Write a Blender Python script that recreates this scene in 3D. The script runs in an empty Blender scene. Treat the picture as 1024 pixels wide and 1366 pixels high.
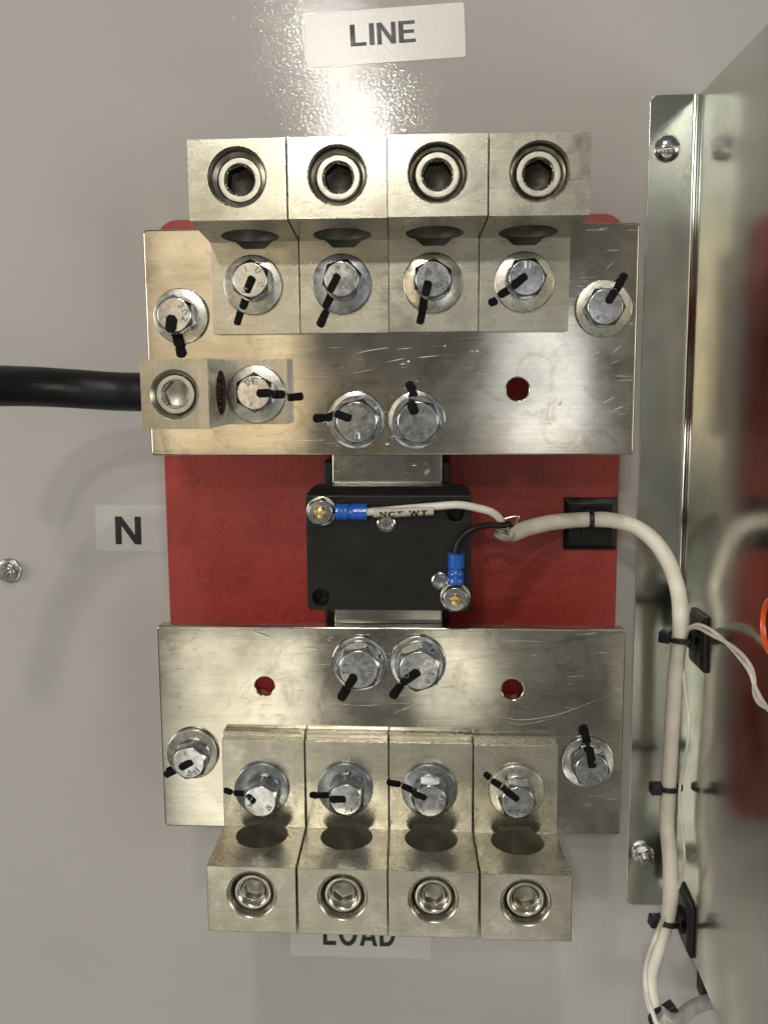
import bpy, bmesh, math, random
from mathutils import Vector, Matrix
random.seed(7)
PI = math.pi
SC = bpy.context.scene
COL = SC.collection

# ------------------------------------------------------------------ camera
# world: X right, Z up, the enclosure back panel is the plane Y=0, height above it is -Y (metres)
F_PX, RX, RY, RZ = 1340.556, -0.1446036, 0.0576737, -0.0065722
IW, IH = 1024.0, 1366.0
CAM_H = 0.46
def rot(ax, a): return Matrix.Rotation(a, 3, ax)
R_FIT = rot('Y', RY) @ rot('X', RX) @ rot('Z', RZ)          # x right, y up, z towards the viewer
M_FIT = Matrix(((1, 0, 0), (0, 0, -1), (0, 1, 0)))
R_CAM = M_FIT @ R_FIT
CAM = Vector((0, -CAM_H, 0))
cd = bpy.data.cameras.new('camera'); co = bpy.data.objects.new('camera', cd); COL.objects.link(co)
cd.sensor_fit = 'VERTICAL'; cd.sensor_height = 36.0; cd.lens = F_PX / IH * 36.0
cd.clip_start = 0.01; cd.clip_end = 50
co.matrix_world = Matrix.Translation(CAM) @ R_CAM.to_4x4()
SC.camera = co

# ------------------------------------------------------------------ world, lamps, exposure
W = bpy.data.worlds.new("World"); SC.world = W; W.use_nodes = True
bg = W.node_tree.nodes['Background']; bg.inputs[0].default_value = (0.80, 0.79, 0.73, 1); bg.inputs[1].default_value = 0.17
SC.view_settings.view_transform = 'Standard'; SC.view_settings.look = 'None'
SC.view_settings.exposure = 0.09; SC.view_settings.gamma = 1

def lamp(name, loc, target, size, power, col, shape='DISK', size_y=None):
    l = bpy.data.lights.new(name, 'AREA'); l.shape = shape; l.size = size
    if size_y: l.size_y = size_y
    l.energy = power; l.color = col
    o = bpy.data.objects.new(name, l); COL.objects.link(o)
    o.location = loc
    d = (Vector(target) - Vector(loc)).normalized()
    o.rotation_euler = d.to_track_quat('-Z', 'Y').to_euler()
    return o
# the ceiling lamps whose glints show on the panel under the LINE sticker
lamp('ceiling_lamp', (-0.135, -1.20, 0.385), (0, 0, 0), 0.042, 1.55, (1.0, 0.96, 0.88))
lamp('ceiling_lamp', (-0.185, -1.20, 0.51), (0, 0, 0), 0.034, 1.0, (1.0, 0.96, 0.88))
lamp('ceiling_lamp', (-0.05, -1.15, 0.95), (0, 0, 0), 0.09, 3.6, (1.0, 0.96, 0.90))
# wide soft fill lamps added at both sides, no such source known
lamp('soft_fill', (-1.75, -1.25, 0.10), (0, 0, 0), 0.80, 15.0, (1.0, 0.96, 0.89), 'SQUARE')
lamp('soft_fill', (1.05, -1.60, -0.15), (0, 0, 0), 0.70, 6.0, (0.97, 0.98, 1.0), 'SQUARE')
# added area lamps in place of dim lit surfaces of the room behind the photographer, seen only as soft patches in the metal
lamp('patch_light', (-0.35, -1.30, 0.05), (-.35, 0, 0.05), 0.25, 0.42, (1.0, 0.80, 0.52), 'RECTANGLE', 0.40)
lamp('patch_light', (0.16, -1.30, -0.03), (.16, 0, -.03), 0.14, 0.16, (0.97, 0.98, 1.0), 'RECTANGLE', 0.24)
lamp('patch_light', (-0.34, -1.30, -0.72), (-.34, 0, -.72), 0.24, 0.62, (1.0, 0.95, 0.80), 'RECTANGLE', 0.56)  # made taller and stronger to brighten the lower lugs
lamp('patch_light', (0.02, -1.30, -0.98), (.02, 0, -.98), 0.40, 0.42, (1.0, 0.96, 0.86), 'RECTANGLE', 0.30)  # added to brighten the lower lug fronts
lamp('patch_light', (0.02, -1.30, -0.52), (.02, 0, -.52), 0.11, 0.08, (1.0, 0.93, 0.78), 'RECTANGLE', 0.15)

# ------------------------------------------------------------------ unprojection: photo pixel -> place
def ray(px, py):
    return R_CAM @ Vector((px - IW / 2, -(py - IH / 2), -F_PX))
def P(px, py, h):
    """local (u, v, h): u right, v up, h above the panel, seen at a photo pixel"""
    r = ray(px, py); t = (CAM_H - h) / r.y
    return Vector((r.x * t, r.z * t, h))
def PX(px, py, X):
    """point on the vertical plane x = X"""
    r = ray(px, py); t = X / r.x
    return Vector((X, r.z * t, CAM_H - r.y * t))

# ------------------------------------------------------------------ materials
def mat(name):
    m = bpy.data.materials.new(name); m.use_nodes = True
    nt = m.node_tree; b = nt.nodes['Principled BSDF']
    return m, nt, b
def N(nt, t, **kw):
    n = nt.nodes.new(t)
    for k, v in kw.items():
        if k.startswith('_'): setattr(n, k[1:], v)
        else:
            n.inputs[k.replace('_', ' ')].default_value = v
    return n
def coord(nt, scale=(1, 1, 1), rotz=0.0, vary=False):
    tc = N(nt, 'ShaderNodeTexCoord'); mp = N(nt, 'ShaderNodeMapping')
    mp.inputs['Scale'].default_value = scale; mp.inputs['Rotation'].default_value = (0, 0, rotz)
    nt.links.new(tc.outputs['Object'], mp.inputs['Vector'])
    if vary:
        oi = N(nt, 'ShaderNodeObjectInfo'); mu = N(nt, 'ShaderNodeMath', _operation='MULTIPLY'); mu.inputs[1].default_value = 0.7
        nt.links.new(oi.outputs['Random'], mu.inputs[0])
        nt.links.new(mu.outputs[0], mp.inputs['Location'])
    return mp.outputs[0]
def noise(nt, vec, scale, detail=4, rough=.55, dist=0):
    n = N(nt, 'ShaderNodeTexNoise'); n.inputs['Scale'].default_value = scale
    n.inputs['Detail'].default_value = detail; n.inputs['Roughness'].default_value = rough; n.inputs['Distortion'].default_value = dist
    nt.links.new(vec, n.inputs['Vector']); return n.outputs['Fac']
def ramp(nt, fac, stops):
    r = N(nt, 'ShaderNodeValToRGB'); cr = r.color_ramp
    while len(cr.elements) < len(stops): cr.elements.new(.5)
    for e, (p, c) in zip(cr.elements, stops):
        e.position = p; e.color = (c, c, c, 1) if isinstance(c, (int, float)) else (*c, 1)
    nt.links.new(fac, r.inputs[0]); return r.outputs['Color']
def mixc(nt, a, b, fac, mode='MIX'):
    m = N(nt, 'ShaderNodeMix', _data_type='RGBA', _blend_type=mode)
    for s, v in ((m.inputs['Factor'], fac), (m.inputs[6], a), (m.inputs[7], b)):
        if hasattr(v, 'is_output'): nt.links.new(v, s)
        elif isinstance(v, (int, float)): s.default_value = v
        else: s.default_value = (*v, 1)
    return m.outputs[2]
def math_(nt, op, a, b=None, clamp=False):
    m = N(nt, 'ShaderNodeMath', _operation=op); m.use_clamp = clamp
    for i, v in enumerate((a, b)):
        if v is None: continue
        if hasattr(v, 'is_output'): nt.links.new(v, m.inputs[i])
        else: m.inputs[i].default_value = v
    return m.outputs[0]
def bump(nt, b, height, strength=.3, dist=.0002, prev=None):
    bp = N(nt, 'ShaderNodeBump'); bp.inputs['Strength'].default_value = strength; bp.inputs['Distance'].default_value = dist
    nt.links.new(height, bp.inputs['Height'])
    if prev: nt.links.new(prev, bp.inputs['Normal'])
    nt.links.new(bp.outputs[0], b.inputs['Normal']); return bp.outputs[0]
def scratches(nt, rotz, density, width, lenratio=18, vary=False, keep=.56):
    """thin straight marks: edges of very stretched cells, kept only in patches"""
    v = coord(nt, (density / lenratio, density, 0.001), rotz, vary)
    vo = N(nt, 'ShaderNodeTexVoronoi', _feature='DISTANCE_TO_EDGE'); vo.inputs['Scale'].default_value = 1.0
    nt.links.new(v, vo.inputs['Vector'])
    line = ramp(nt, vo.outputs['Distance'], [(0, 1.0), (width, 0.0)])
    v2 = coord(nt, (1, 1, 1), rotz + .3, vary)
    patch = ramp(nt, noise(nt, v2, 95, 2), [(keep, 0.0), (keep + .07, 1.0)])
    return math_(nt, 'MULTIPLY', line, patch)

def simple(name, col, rough=.5, metal=0.0, nscale=300, namt=.12, bscale=900, bst=.15, bd=.0001, spec=None, vary=True, coat=0):
    m, nt, b = mat(name)
    v = coord(nt, vary=vary)
    f = noise(nt, v, nscale, 5)
    c = ramp(nt, f, [(.25, tuple(max(0, x * (1 - namt)) for x in col)), (.75, tuple(min(1, x * (1 + namt)) for x in col))])
    nt.links.new(c, b.inputs['Base Color'])
    nt.links.new(ramp(nt, noise(nt, v, nscale * .6, 3), [(.3, max(0.02, rough * .8)), (.7, min(1, rough * 1.25))]), b.inputs['Roughness'])
    b.inputs['Metallic'].default_value = metal
    if spec is not None: b.inputs['Specular IOR Level'].default_value = spec
    if coat: b.inputs['Coat Weight'].default_value = coat; b.inputs['Coat Roughness'].default_value = .08
    bump(nt, b, noise(nt, v, bscale, 3), bst, bd)
    return m

def mk_panel():
    m, nt, b = mat('grey_enclosure_paint')
    v = coord(nt)
    c = ramp(nt, noise(nt, v, 8, 6, .65), [(.3, (.425, .405, .378)), (.7, (.462, .442, .415))])
    nt.links.new(c, b.inputs['Base Color'])
    b.inputs['Roughness'].default_value = .035
    b.inputs['Specular IOR Level'].default_value = .34
    peel = noise(nt, v, 680, 2, .45)
    n1 = bump(nt, b, peel, .115, .0005)
    bump(nt, b, noise(nt, v, 3600, 1), .12, .0001, n1)
    return m
def mk_sticker(name, col, alpha=1.0):
    m, nt, b = mat(name)
    v = coord(nt)
    nt.links.new(ramp(nt, noise(nt, v, 60, 3), [(.3, tuple(x * .97 for x in col)), (.7, col)]), b.inputs['Base Color'])
    b.inputs['Roughness'].default_value = .22
    bump(nt, b, noise(nt, v, 680, 2), .08, .0005)
    return m
def mk_plate(seed, warm):
    m, nt, b = mat('tinned_copper_plate')
    v = coord(nt); vs = coord(nt, (14, 260, 60)); vl = coord(nt, (1, 1, 1), seed)
    # cloudy tarnish and handling stains
    base = ramp(nt, noise(nt, vl, 22, 6, .6, .6), [(.32, (.37, .35, .30)), (.50, (.54, .52, .455)), (.68, (.66, .65, .59))])
    warmn = ramp(nt, noise(nt, vl, 11, 3), [(.45, 0.0), (.70, warm)])
    base = mixc(nt, base, (.70, .56, .38), warmn)
    streak = ramp(nt, noise(nt, vs, 1.4, 6, .7), [(.28, .84), (.60, 1.0)])
    base = mixc(nt, base, streak, 1.0, 'MULTIPLY')
    smud = ramp(nt, noise(nt, coord(nt, (1, 1, 1), seed + 1), 60, 6, .7, 1.2), [(.54, 0.0), (.66, .55)])
    base = mixc(nt, base, (.30, .265, .19), smud)
    sc1 = scratches(nt, .04, 260, .006, 40, keep=.60); sc2 = scratches(nt, .95, 150, .006, 16, keep=.66); sc3 = scratches(nt, -.25, 110, .005, 26, keep=.64)
    s = math_(nt, 'MAXIMUM', math_(nt, 'MAXIMUM', sc1, sc2), sc3, True)
    base = mixc(nt, base, (.80, .77, .68), math_(nt, 'MULTIPLY', s, .75))
    spot = ramp(nt, noise(nt, vl, 130, 6, .7), [(.66, 0.0), (.76, 1.0)])
    base = mixc(nt, base, (.30, .28, .22), math_(nt, 'MULTIPLY', spot, .45))
    nt.links.new(base, b.inputs['Base Color'])
    b.inputs['Metallic'].default_value = 1
    rg = ramp(nt, noise(nt, vl, 30, 4, .6, .3), [(.3, .07), (.7, .17)])
    rg = math_(nt, 'ADD', rg, math_(nt, 'MULTIPLY', s, .25), True)
    nt.links.new(rg, b.inputs['Roughness'])
    n1 = bump(nt, b, noise(nt, vs, 4.0, 4, .6), .10, .00006)
    n2 = bump(nt, b, noise(nt, v, 25, 1), .04, .0012, n1)
    bump(nt, b, s, .4, .00006, n2)
    return m
def mk_lug():
    m, nt, b = mat('tinned_aluminium_lug')
    v = coord(nt, vary=True); vs = coord(nt, (45, 520, 520), vary=True)
    base = ramp(nt, noise(nt, v, 55, 3, .5), [(.3, (.43, .405, .325)), (.7, (.57, .545, .46))])
    grain = ramp(nt, noise(nt, v, 600, 4, .65), [(.30, .88), (.55, 1.0)])
    streak = ramp(nt, noise(nt, vs, 2.2, 6, .7), [(.28, .70), (.55, 1.0)])
    base = mixc(nt, mixc(nt, base, grain, .6, 'MULTIPLY'), streak, .6, 'MULTIPLY')
    spots = ramp(nt, noise(nt, v, 300, 7, .8, .5), [(.60, 0.0), (.80, 1.0)])
    base = mixc(nt, base, (.24, .215, .16), math_(nt, 'MULTIPLY', spots, .35))
    bright = scratches(nt, .03, 330, .006, 26, True, .58)
    base = mixc(nt, base, (.86, .83, .72), math_(nt, 'MULTIPLY', bright, .6))
    grime_shade = ramp(nt, noise(nt, v, 130, 6, .7), [(.50, 0.0), (.85, .30)])
    base = mixc(nt, base, (.30, .27, .20), grime_shade)
    nt.links.new(base, b.inputs['Base Color'])
    b.inputs['Metallic'].default_value = .95
    nt.links.new(ramp(nt, noise(nt, v, 120, 4, .6), [(.3, .22), (.7, .33)]), b.inputs['Roughness'])
    n1 = bump(nt, b, noise(nt, vs, 3.0, 5, .7), .18, .00012)
    bump(nt, b, noise(nt, v, 700, 3, .6), .12, .00010, n1)
    return m
def mk_red():
    m, nt, b = mat('red_fibreglass_board')
    v = coord(nt)
    w = N(nt, 'ShaderNodeTexNoise'); w.inputs['Scale'].default_value = 26; w.inputs['Detail'].default_value = 3
    nt.links.new(v, w.inputs['Vector'])
    mp = N(nt, 'ShaderNodeVectorMath', _operation='MULTIPLY_ADD')
    nt.links.new(w.outputs['Color'], mp.inputs[0]); mp.inputs[1].default_value = (.06, .06, .06); nt.links.new(v, mp.inputs[2])
    vo = N(nt, 'ShaderNodeTexVoronoi', _feature='DISTANCE_TO_EDGE'); vo.inputs['Scale'].default_value = 260
    nt.links.new(mp.outputs[0], vo.inputs['Vector'])
    fib = ramp(nt, vo.outputs['Distance'], [(0, 1.0), (.07, 0.0)])
    f2 = noise(nt, mp.outputs[0], 240, 6, .7)
    base = ramp(nt, f2, [(.3, (.28, .027, .020)), (.7, (.38, .045, .034))])
    base = mixc(nt, base, (.35, .055, .045), math_(nt, 'MULTIPLY', fib, .16))
    nt.links.new(base, b.inputs['Base Color'])
    b.inputs['Roughness'].default_value = .34
    n0 = bump(nt, b, noise(nt, mp.outputs[0], 110, 4, .65, 2.0), .24, .0008)
    n1 = bump(nt, b, f2, .5, .0003, n0)
    bump(nt, b, fib, .15, .00010, n1)
    return m
def mk_galv():
    m, nt, b = mat('galvanised_sheet')
    v = coord(nt); vs = coord(nt, (60, 60, 2))
    vo = N(nt, 'ShaderNodeTexVoronoi'); vo.inputs['Scale'].default_value = 55; nt.links.new(v, vo.inputs['Vector'])
    base = ramp(nt, noise(nt, v, 20, 5), [(.3, (.58, .595, .54)), (.7, (.64, .655, .60))])
    base = mixc(nt, base, vo.outputs['Color'], .03)
    s = scratches(nt, .4, 90, .01, 10, keep=.66)
    base = mixc(nt, base, (.75, .76, .72), s)
    nt.links.new(base, b.inputs['Base Color'])
    b.inputs['Metallic'].default_value = 1
    nt.links.new(ramp(nt, noise(nt, v, 45, 4), [(.3, .14), (.7, .21)]), b.inputs['Roughness'])
    n1 = bump(nt, b, noise(nt, v, 900, 3), .12, .0001)
    bump(nt, b, noise(nt, v, 9, 1), .10, .0012, n1)
    return m
def mk_zinc(name, col, r0, r1):
    m, nt, b = mat(name)
    v = coord(nt, vary=True)
    base = ramp(nt, noise(nt, v, 260, 6, .65), [(.3, tuple(x * .72 for x in col)), (.62, col)])
    nt.links.new(base, b.inputs['Base Color'])
    b.inputs['Metallic'].default_value = 1
    nt.links.new(ramp(nt, noise(nt, v, 400, 4), [(.3, r0), (.7, r1)]), b.inputs['Roughness'])
    n1 = bump(nt, b, noise(nt, v, 330, 2), .12, .0003)
    bump(nt, b, noise(nt, v, 2600, 3, .7), .15, .00004, n1)
    return m

M = {}
M['panel'] = mk_panel()
M['sticker'] = mk_sticker('white_sticker', (.80, .755, .71))
M['clear'] = mk_sticker('clear_sticker', (.51, .50, .475))
M['ink'] = simple('black_ink', (.012, .012, .012), .35, bst=0)
M['plate1'] = mk_plate(.4, .55)
M['plate2'] = mk_plate(2.1, .25)
M['link'] = mk_plate(4.4, .1)
M['lug'] = mk_lug()
M['red'] = mk_red()
M['galv'] = mk_galv()
M['zinc'] = mk_zinc('zinc_plated_bolt', (.56, .57, .57), .12, .26)
M['zincb'] = mk_zinc('blue_zinc_washer', (.38, .41, .43), .20, .36)
M['zincl'] = mk_zinc('pale_zinc_washer', (.62, .60, .53), .22, .38)
M['screw'] = mk_zinc('tinned_set_screw', (.66, .64, .55), .14, .26)
M['bore'] = simple('drilled_bore_metal', (.66, .63, .52), .24, .90, nscale=150, namt=.08, bst=.03)
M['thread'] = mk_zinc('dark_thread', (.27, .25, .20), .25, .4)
M['pale'] = mk_zinc('pale_set_screw', (.56, .54, .46), .32, .46)
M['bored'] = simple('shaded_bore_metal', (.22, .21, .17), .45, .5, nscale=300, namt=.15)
M['socket'] = mk_zinc('dull_socket', (.40, .38, .31), .3, .45)
M['grime_shade'] = mk_zinc('shaded_socket', (.055, .05, .04), .35, .5)  # shade of the deep sockets put into the metal colour
M['brass'] = mk_zinc('brass_stud', (.80, .60, .26), .18, .32)
M['copper'] = mk_zinc('copper_strand', (.15, .045, .025), .45, .6)
M['marker'] = simple('black_torque_paint', (.006, .006, .006), .6, spec=.12, bscale=1500, bst=.6, bd=.0003)
M['blackp'] = simple('black_moulded_plastic', (.0085, .008, .007), .36, spec=.35, nscale=160, namt=.25, bscale=1600, bst=.18, bd=.00015)
M['tie'] = simple('black_nylon', (.012, .012, .013), .38, bst=.1)
M['rubber'] = simple('black_cable_jacket', (.008, .008, .009), .42, spec=.35, nscale=120, namt=.3, bscale=700, bst=.25, bd=.0002)
M['blue'] = simple('blue_vinyl', (.012, .10, .46), .22, bscale=500, bst=.3, bd=.0003, coat=.4)
M['cream'] = simple('cream_cable_jacket', (.82, .775, .655), .42, nscale=90, namt=.10, bscale=500, bst=.15)
M['white'] = simple('white_wire_insulation', (.76, .73, .65), .36, nscale=200, namt=.08)
M['sleeve'] = simple('printed_wire_marker', (.50, .465, .385), .40)
M['orange'] = simple('orange_plastic', (.75, .10, .015), .3)
M['dark'] = simple('dark_hole', (.02, .018, .016), .8)
M['clearj'] = simple('worn_grey_sheath', (.42, .40, .35), .22, nscale=200, namt=.3, bscale=200, bst=.5, bd=.0008)
M['steel'] = mk_zinc('bright_steel', (.66, .66, .64), .18, .32)

# ------------------------------------------------------------------ mesh helpers (u, v, h frames)
ROOT = Matrix.Rotation(PI / 2, 4, 'X')           # local (u, v, h) -> world (u, -h, v)
def link_obj(name, me, parent=None, m=None):
    o = bpy.data.objects.new(name, me); COL.objects.link(o)
    if m is not None and me is not None:
        me.materials.clear(); me.materials.append(m)
    if parent: o.parent = parent
    return o
def finish(me, ang=32):
    for p in me.polygons: p.use_smooth = True
    me.set_sharp_from_angle(angle=math.radians(ang))
    return me
def to_mesh(bm, name='m', ang=32, recalc=True):
    if recalc: bmesh.ops.recalc_face_normals(bm, faces=bm.faces)
    me = bpy.data.meshes.new(name); bm.to_mesh(me); bm.free()
    return finish(me, ang)
def bake(me, bevel=0, segs=2, cutters=(), op='DIFFERENCE', bang=30):
    """apply booleans and a bevel to a mesh"""
    o = bpy.data.objects.new('tmp', me); COL.objects.link(o); tmp = [o]
    for c in cutters:
        k = bpy.data.objects.new('tmp', c); COL.objects.link(k); tmp.append(k)
        md = o.modifiers.new('b', 'BOOLEAN'); md.operation = op; md.solver = 'EXACT'; md.object = k
    if bevel:
        md = o.modifiers.new('v', 'BEVEL'); md.width = bevel; md.segments = segs; md.limit_method = 'ANGLE'; md.angle_limit = math.radians(bang)
        md.use_clamp_overlap = True
    dg = bpy.context.evaluated_depsgraph_get(); dg.update()
    r = bpy.data.meshes.new_from_object(o.evaluated_get(dg))
    for t in tmp: bpy.data.objects.remove(t)
    finish(r)
    o = bpy.data.objects.new('tmp', r); COL.objects.link(o)
    md = o.modifiers.new('w', 'WEIGHTED_NORMAL'); md.mode = 'FACE_AREA'; md.weight = 100; md.keep_sharp = True
    dg = bpy.context.evaluated_depsgraph_get(); dg.update()
    r2 = bpy.data.meshes.new_from_object(o.evaluated_get(dg)); bpy.data.objects.remove(o)
    return r2
def box_bm(u0, u1, v0, v1, h0, h1, bm=None):
    bm = bm or bmesh.new()
    r = bmesh.ops.create_cube(bm, size=1)
    for x in r['verts']:
        x.co = Vector(((u0 + u1) / 2 + x.co.x * (u1 - u0), (v0 + v1) / 2 + x.co.y * (v1 - v0), (h0 + h1) / 2 + x.co.z * (h1 - h0)))
    return bm
def poly_prism(pts, a, b, f, bm=None):
    """pts 2D outline; f(p, t) -> 3D; extruded from t=a to t=b"""
    bm = bm or bmesh.new()
    A = [bm.verts.new(f(p, a)) for p in pts]; B = [bm.verts.new(f(p, b)) for p in pts]
    bm.faces.new(A); bm.faces.new(B[::-1])
    n = len(pts)
    for i in range(n): bm.faces.new((A[i], A[(i + 1) % n], B[(i + 1) % n], B[i]))
    return bm
def flat(p, t): return Vector((p[0], p[1], t))
def lathe(prof, segs=48, bm=None, c=(0, 0, 0), a0=0, a1=2 * PI, close_caps=True, axis='h', loop=False):
    bm = bm or bmesh.new(); full = abs(a1 - a0 - 2 * PI) < 1e-6
    n = segs if full else segs + 1
    rings = []
    for r, h in prof:
        ring = []
        if r < 1e-9 and full:
            ring = [bm.verts.new(_ax(0, 0, h, axis, c))] * n
        else:
            for i in range(n):
                a = a0 + (a1 - a0) * i / segs
                ring.append(bm.verts.new(_ax(r * math.cos(a), r * math.sin(a), h, axis, c)))
        rings.append(ring)
    pairs = list(zip(rings, rings[1:])) + ([(rings[-1], rings[0])] if loop else [])
    for A, B in pairs:
        for i in range(segs):
            j = (i + 1) % n
            vs = []
            for x in (A[i], A[j], B[j], B[i]):
                if x not in vs: vs.append(x)
            if len(vs) > 2: bm.faces.new(vs)
    if not full:
        if loop:
            bm.faces.new([r[0] for r in rings]); bm.faces.new([r[-1] for r in rings][::-1])
    elif close_caps and not loop:
        for ring in (rings[0], rings[-1]):
            if len(set(ring)) > 2: bm.faces.new(ring)
    return bm
def _ax(x, y, h, axis, c):
    if axis == 'h': v = Vector((x, y, h))
    elif axis == 'v': v = Vector((x, h, y))
    else: v = Vector((h, x, y))
    return v + Vector(c)
def rpoly(u0, u1, v0, v1, rads, n=6):
    """rounded rectangle outline; rads = bl, br, tr, tl"""
    out = []
    for (cu, cv, r, s) in ((u0, v0, rads[0], PI), (u1, v0, rads[1], 1.5 * PI), (u1, v1, rads[2], 0), (u0, v1, rads[3], .5 * PI)):
        if r <= 0: out.append((cu, cv)); continue
        x = cu + (r if cu == u0 else -r); y = cv + (r if cv == v0 else -r)
        for i in range(n + 1):
            a = s + (PI / 2) * i / n
            out.append((x + r * math.cos(a), y + r * math.sin(a)))
    return out
def catmull(pts, k=8):
    pts = [Vector(p) for p in pts]; q = [2 * pts[0] - pts[1]] + pts + [2 * pts[-1] - pts[-2]]; out = []
    for i in range(1, len(q) - 2):
        p0, p1, p2, p3 = q[i - 1:i + 3]
        for j in range(k):
            t = j / k
            out.append(.5 * ((2 * p1) + (p2 - p0) * t + (2 * p0 - 5 * p1 + 4 * p2 - p3) * t * t + (3 * p1 - p0 - 3 * p2 + p3) * t ** 3))
    out.append(pts[-1]); return out
def tube(path, r, segs=16, bm=None, squash=1.0, rfun=None, smooth=8):
    bm = bm or bmesh.new(); c = catmull(path, smooth) if smooth else [Vector(p) for p in path]
    t = (c[1] - c[0]).normalized()
    n = t.orthogonal().normalized(); rings = []
    for i, p in enumerate(c):
        tt = (c[min(i + 1, len(c) - 1)] - c[max(i - 1, 0)]).normalized()
        n = (n - tt * n.dot(tt)).normalized(); b = tt.cross(n)
        rr = r * (rfun(i / (len(c) - 1)) if rfun else 1)
        rings.append([bm.verts.new(p + n * rr * math.cos(2 * PI * k / segs) + b * rr * squash * math.sin(2 * PI * k / segs)) for k in range(segs)])
    for A, B in zip(rings, rings[1:]):
        for k in range(segs): bm.faces.new((A[k], A[(k + 1) % segs], B[(k + 1) % segs], B[k]))
    bm.faces.new(rings[0][::-1]); bm.faces.new(rings[-1])
    return bm
def text_mesh(s, u0, u1, v0, v1, h, depth=.00003, bold=.02, rotz=0, res=3, bev=0):
    """flat lettering fitted to a rectangle (u0..u1, v0..v1), then turned about its centre"""
    cu = bpy.data.curves.new('t', 'FONT'); cu.body = s; cu.extrude = .01; cu.offset = bold; cu.resolution_u = res; cu.bevel_depth = bev; cu.bevel_resolution = 0
    o = bpy.data.objects.new('tmp', cu); COL.objects.link(o)
    dg = bpy.context.evaluated_depsgraph_get(); dg.update()
    me = bpy.data.meshes.new_from_object(o.evaluated_get(dg)); bpy.data.objects.remove(o)
    xs = [v.co.x for v in me.vertices]; ys = [v.co.y for v in me.vertices]
    a, b, c, d = min(xs), max(xs), min(ys), max(ys); cr, sr = math.cos(rotz), math.sin(rotz)
    for v in me.vertices:
        x = (v.co.x - a) / (b - a) * (u1 - u0) - (u1 - u0) / 2; y = (v.co.y - c) / (d - c) * (v1 - v0) - (v1 - v0) / 2
        v.co = Vector(((u0 + u1) / 2 + x * cr - y * sr, (v0 + v1) / 2 + x * sr + y * cr, h + (0 if v.co.z < 0 else (depth if v.co.z > .0101 or not bev else depth * .35))))
    me.materials.clear(); return finish(me, 30)
def glyph_polys(ch):
    """plain heavy sans capitals in a cell w x 1; list of outlines (outer, hole)"""
    S = .215; T = .165
    def arc(cx, cy, rx, ry, a0, a1, n=18): return [(cx + rx * math.cos(a0 + (a1 - a0) * i / n), cy + ry * math.sin(a0 + (a1 - a0) * i / n)) for i in range(n + 1)]
    if ch == 'L': return .70, [[(0, 0), (.68, 0), (.68, T), (S, T), (S, 1), (0, 1)]]
    if ch == 'I': return S, [[(0, 0), (S, 0), (S, 1), (0, 1)]]
    if ch == 'E': return .72, [[(0, 0), (.72, 0), (.72, T), (S, T), (S, .43), (.66, .43), (.66, .59), (S, .59), (S, 1 - T), (.70, 1 - T), (.70, 1), (0, 1)]]
    if ch == 'N': return .80, [[(0, 0), (.195, 0), (.195, .67), (.595, 0), (.80, 0), (.80, 1), (.605, 1), (.605, .345), (.205, 1), (0, 1)]]
    if ch == 'T': return .74, [[(.37 - S / 2, 0), (.37 + S / 2, 0), (.37 + S / 2, 1 - T), (.74, 1 - T), (.74, 1), (0, 1), (0, 1 - T), (.37 - S / 2, 1 - T)]]
    if ch == 'W': return 1.16, [[(.22, 0), (.44, 0), (.58, .66), (.72, 0), (.94, 0), (1.16, 1), (.95, 1), (.83, .36), (.69, 1), (.47, 1), (.33, .36), (.21, 1), (0, 1)]]
    if ch == 'C': return .80, [arc(.46, .5, .46, .52, .62, 2 * PI - .62, 26) + arc(.46, .5, .25, .34, 2 * PI - .75, .75, 26)]
    if ch == 'A': return .92, [[(0, 0), (.22, 0), (.285, .20), (.635, .20), (.70, 0), (.92, 0), (.575, 1), (.345, 1)], [(.34, .36), (.46, .74), (.58, .36)]]
    if ch == 'O': return .98, [arc(.49, .5, .49, .52, 0, 2 * PI - .17, 34), arc(.49, .5, .265, .345, 0, 2 * PI - .17, 34)]
    if ch == 'D': return .82, [[(0, 0)] + arc(.38, .5, .44, .5, -PI / 2, PI / 2) + [(0, 1)], [(S, T)] + arc(.36, .5, .25, .5 - T, -PI / 2, PI / 2) + [(S, 1 - T)]]
    return .35, []
def sign_mesh(s, u0, u1, v0, v1, h, depth=.00004, rotz=0):
    cu = bpy.data.curves.new('t', 'CURVE'); cu.dimensions = '2D'; cu.fill_mode = 'BOTH'; cu.extrude = .01
    x = 0
    for ch in s:
        w, polys = glyph_polys(ch)
        for pl in polys:
            sp = cu.splines.new('POLY'); sp.points.add(len(pl) - 1); sp.use_cyclic_u = True
            for k, (a, b) in enumerate(pl): sp.points[k].co = (a + x, b, 0, 1)
        x += w + .115
    o = bpy.data.objects.new('tmp', cu); COL.objects.link(o)
    dg = bpy.context.evaluated_depsgraph_get(); dg.update()
    me = bpy.data.meshes.new_from_object(o.evaluated_get(dg)); bpy.data.objects.remove(o)
    tot = x - .115; cr, sr = math.cos(rotz), math.sin(rotz)
    for v in me.vertices:
        a = v.co.x / tot * (u1 - u0) - (u1 - u0) / 2; b = v.co.y * (v1 - v0) - (v1 - v0) / 2
        v.co = Vector(((u0 + u1) / 2 + a * cr - b * sr, (v0 + v1) / 2 + a * sr + b * cr, h + (depth if v.co.z > 0 else 0)))
    me.materials.clear(); return finish(me, 30)
def tag(o, label=None, cat=None, group=None, kind=None):
    if label: o['label'] = label
    if cat: o['category'] = cat
    if group: o['group'] = group
    if kind: o['kind'] = kind
    return o
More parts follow.
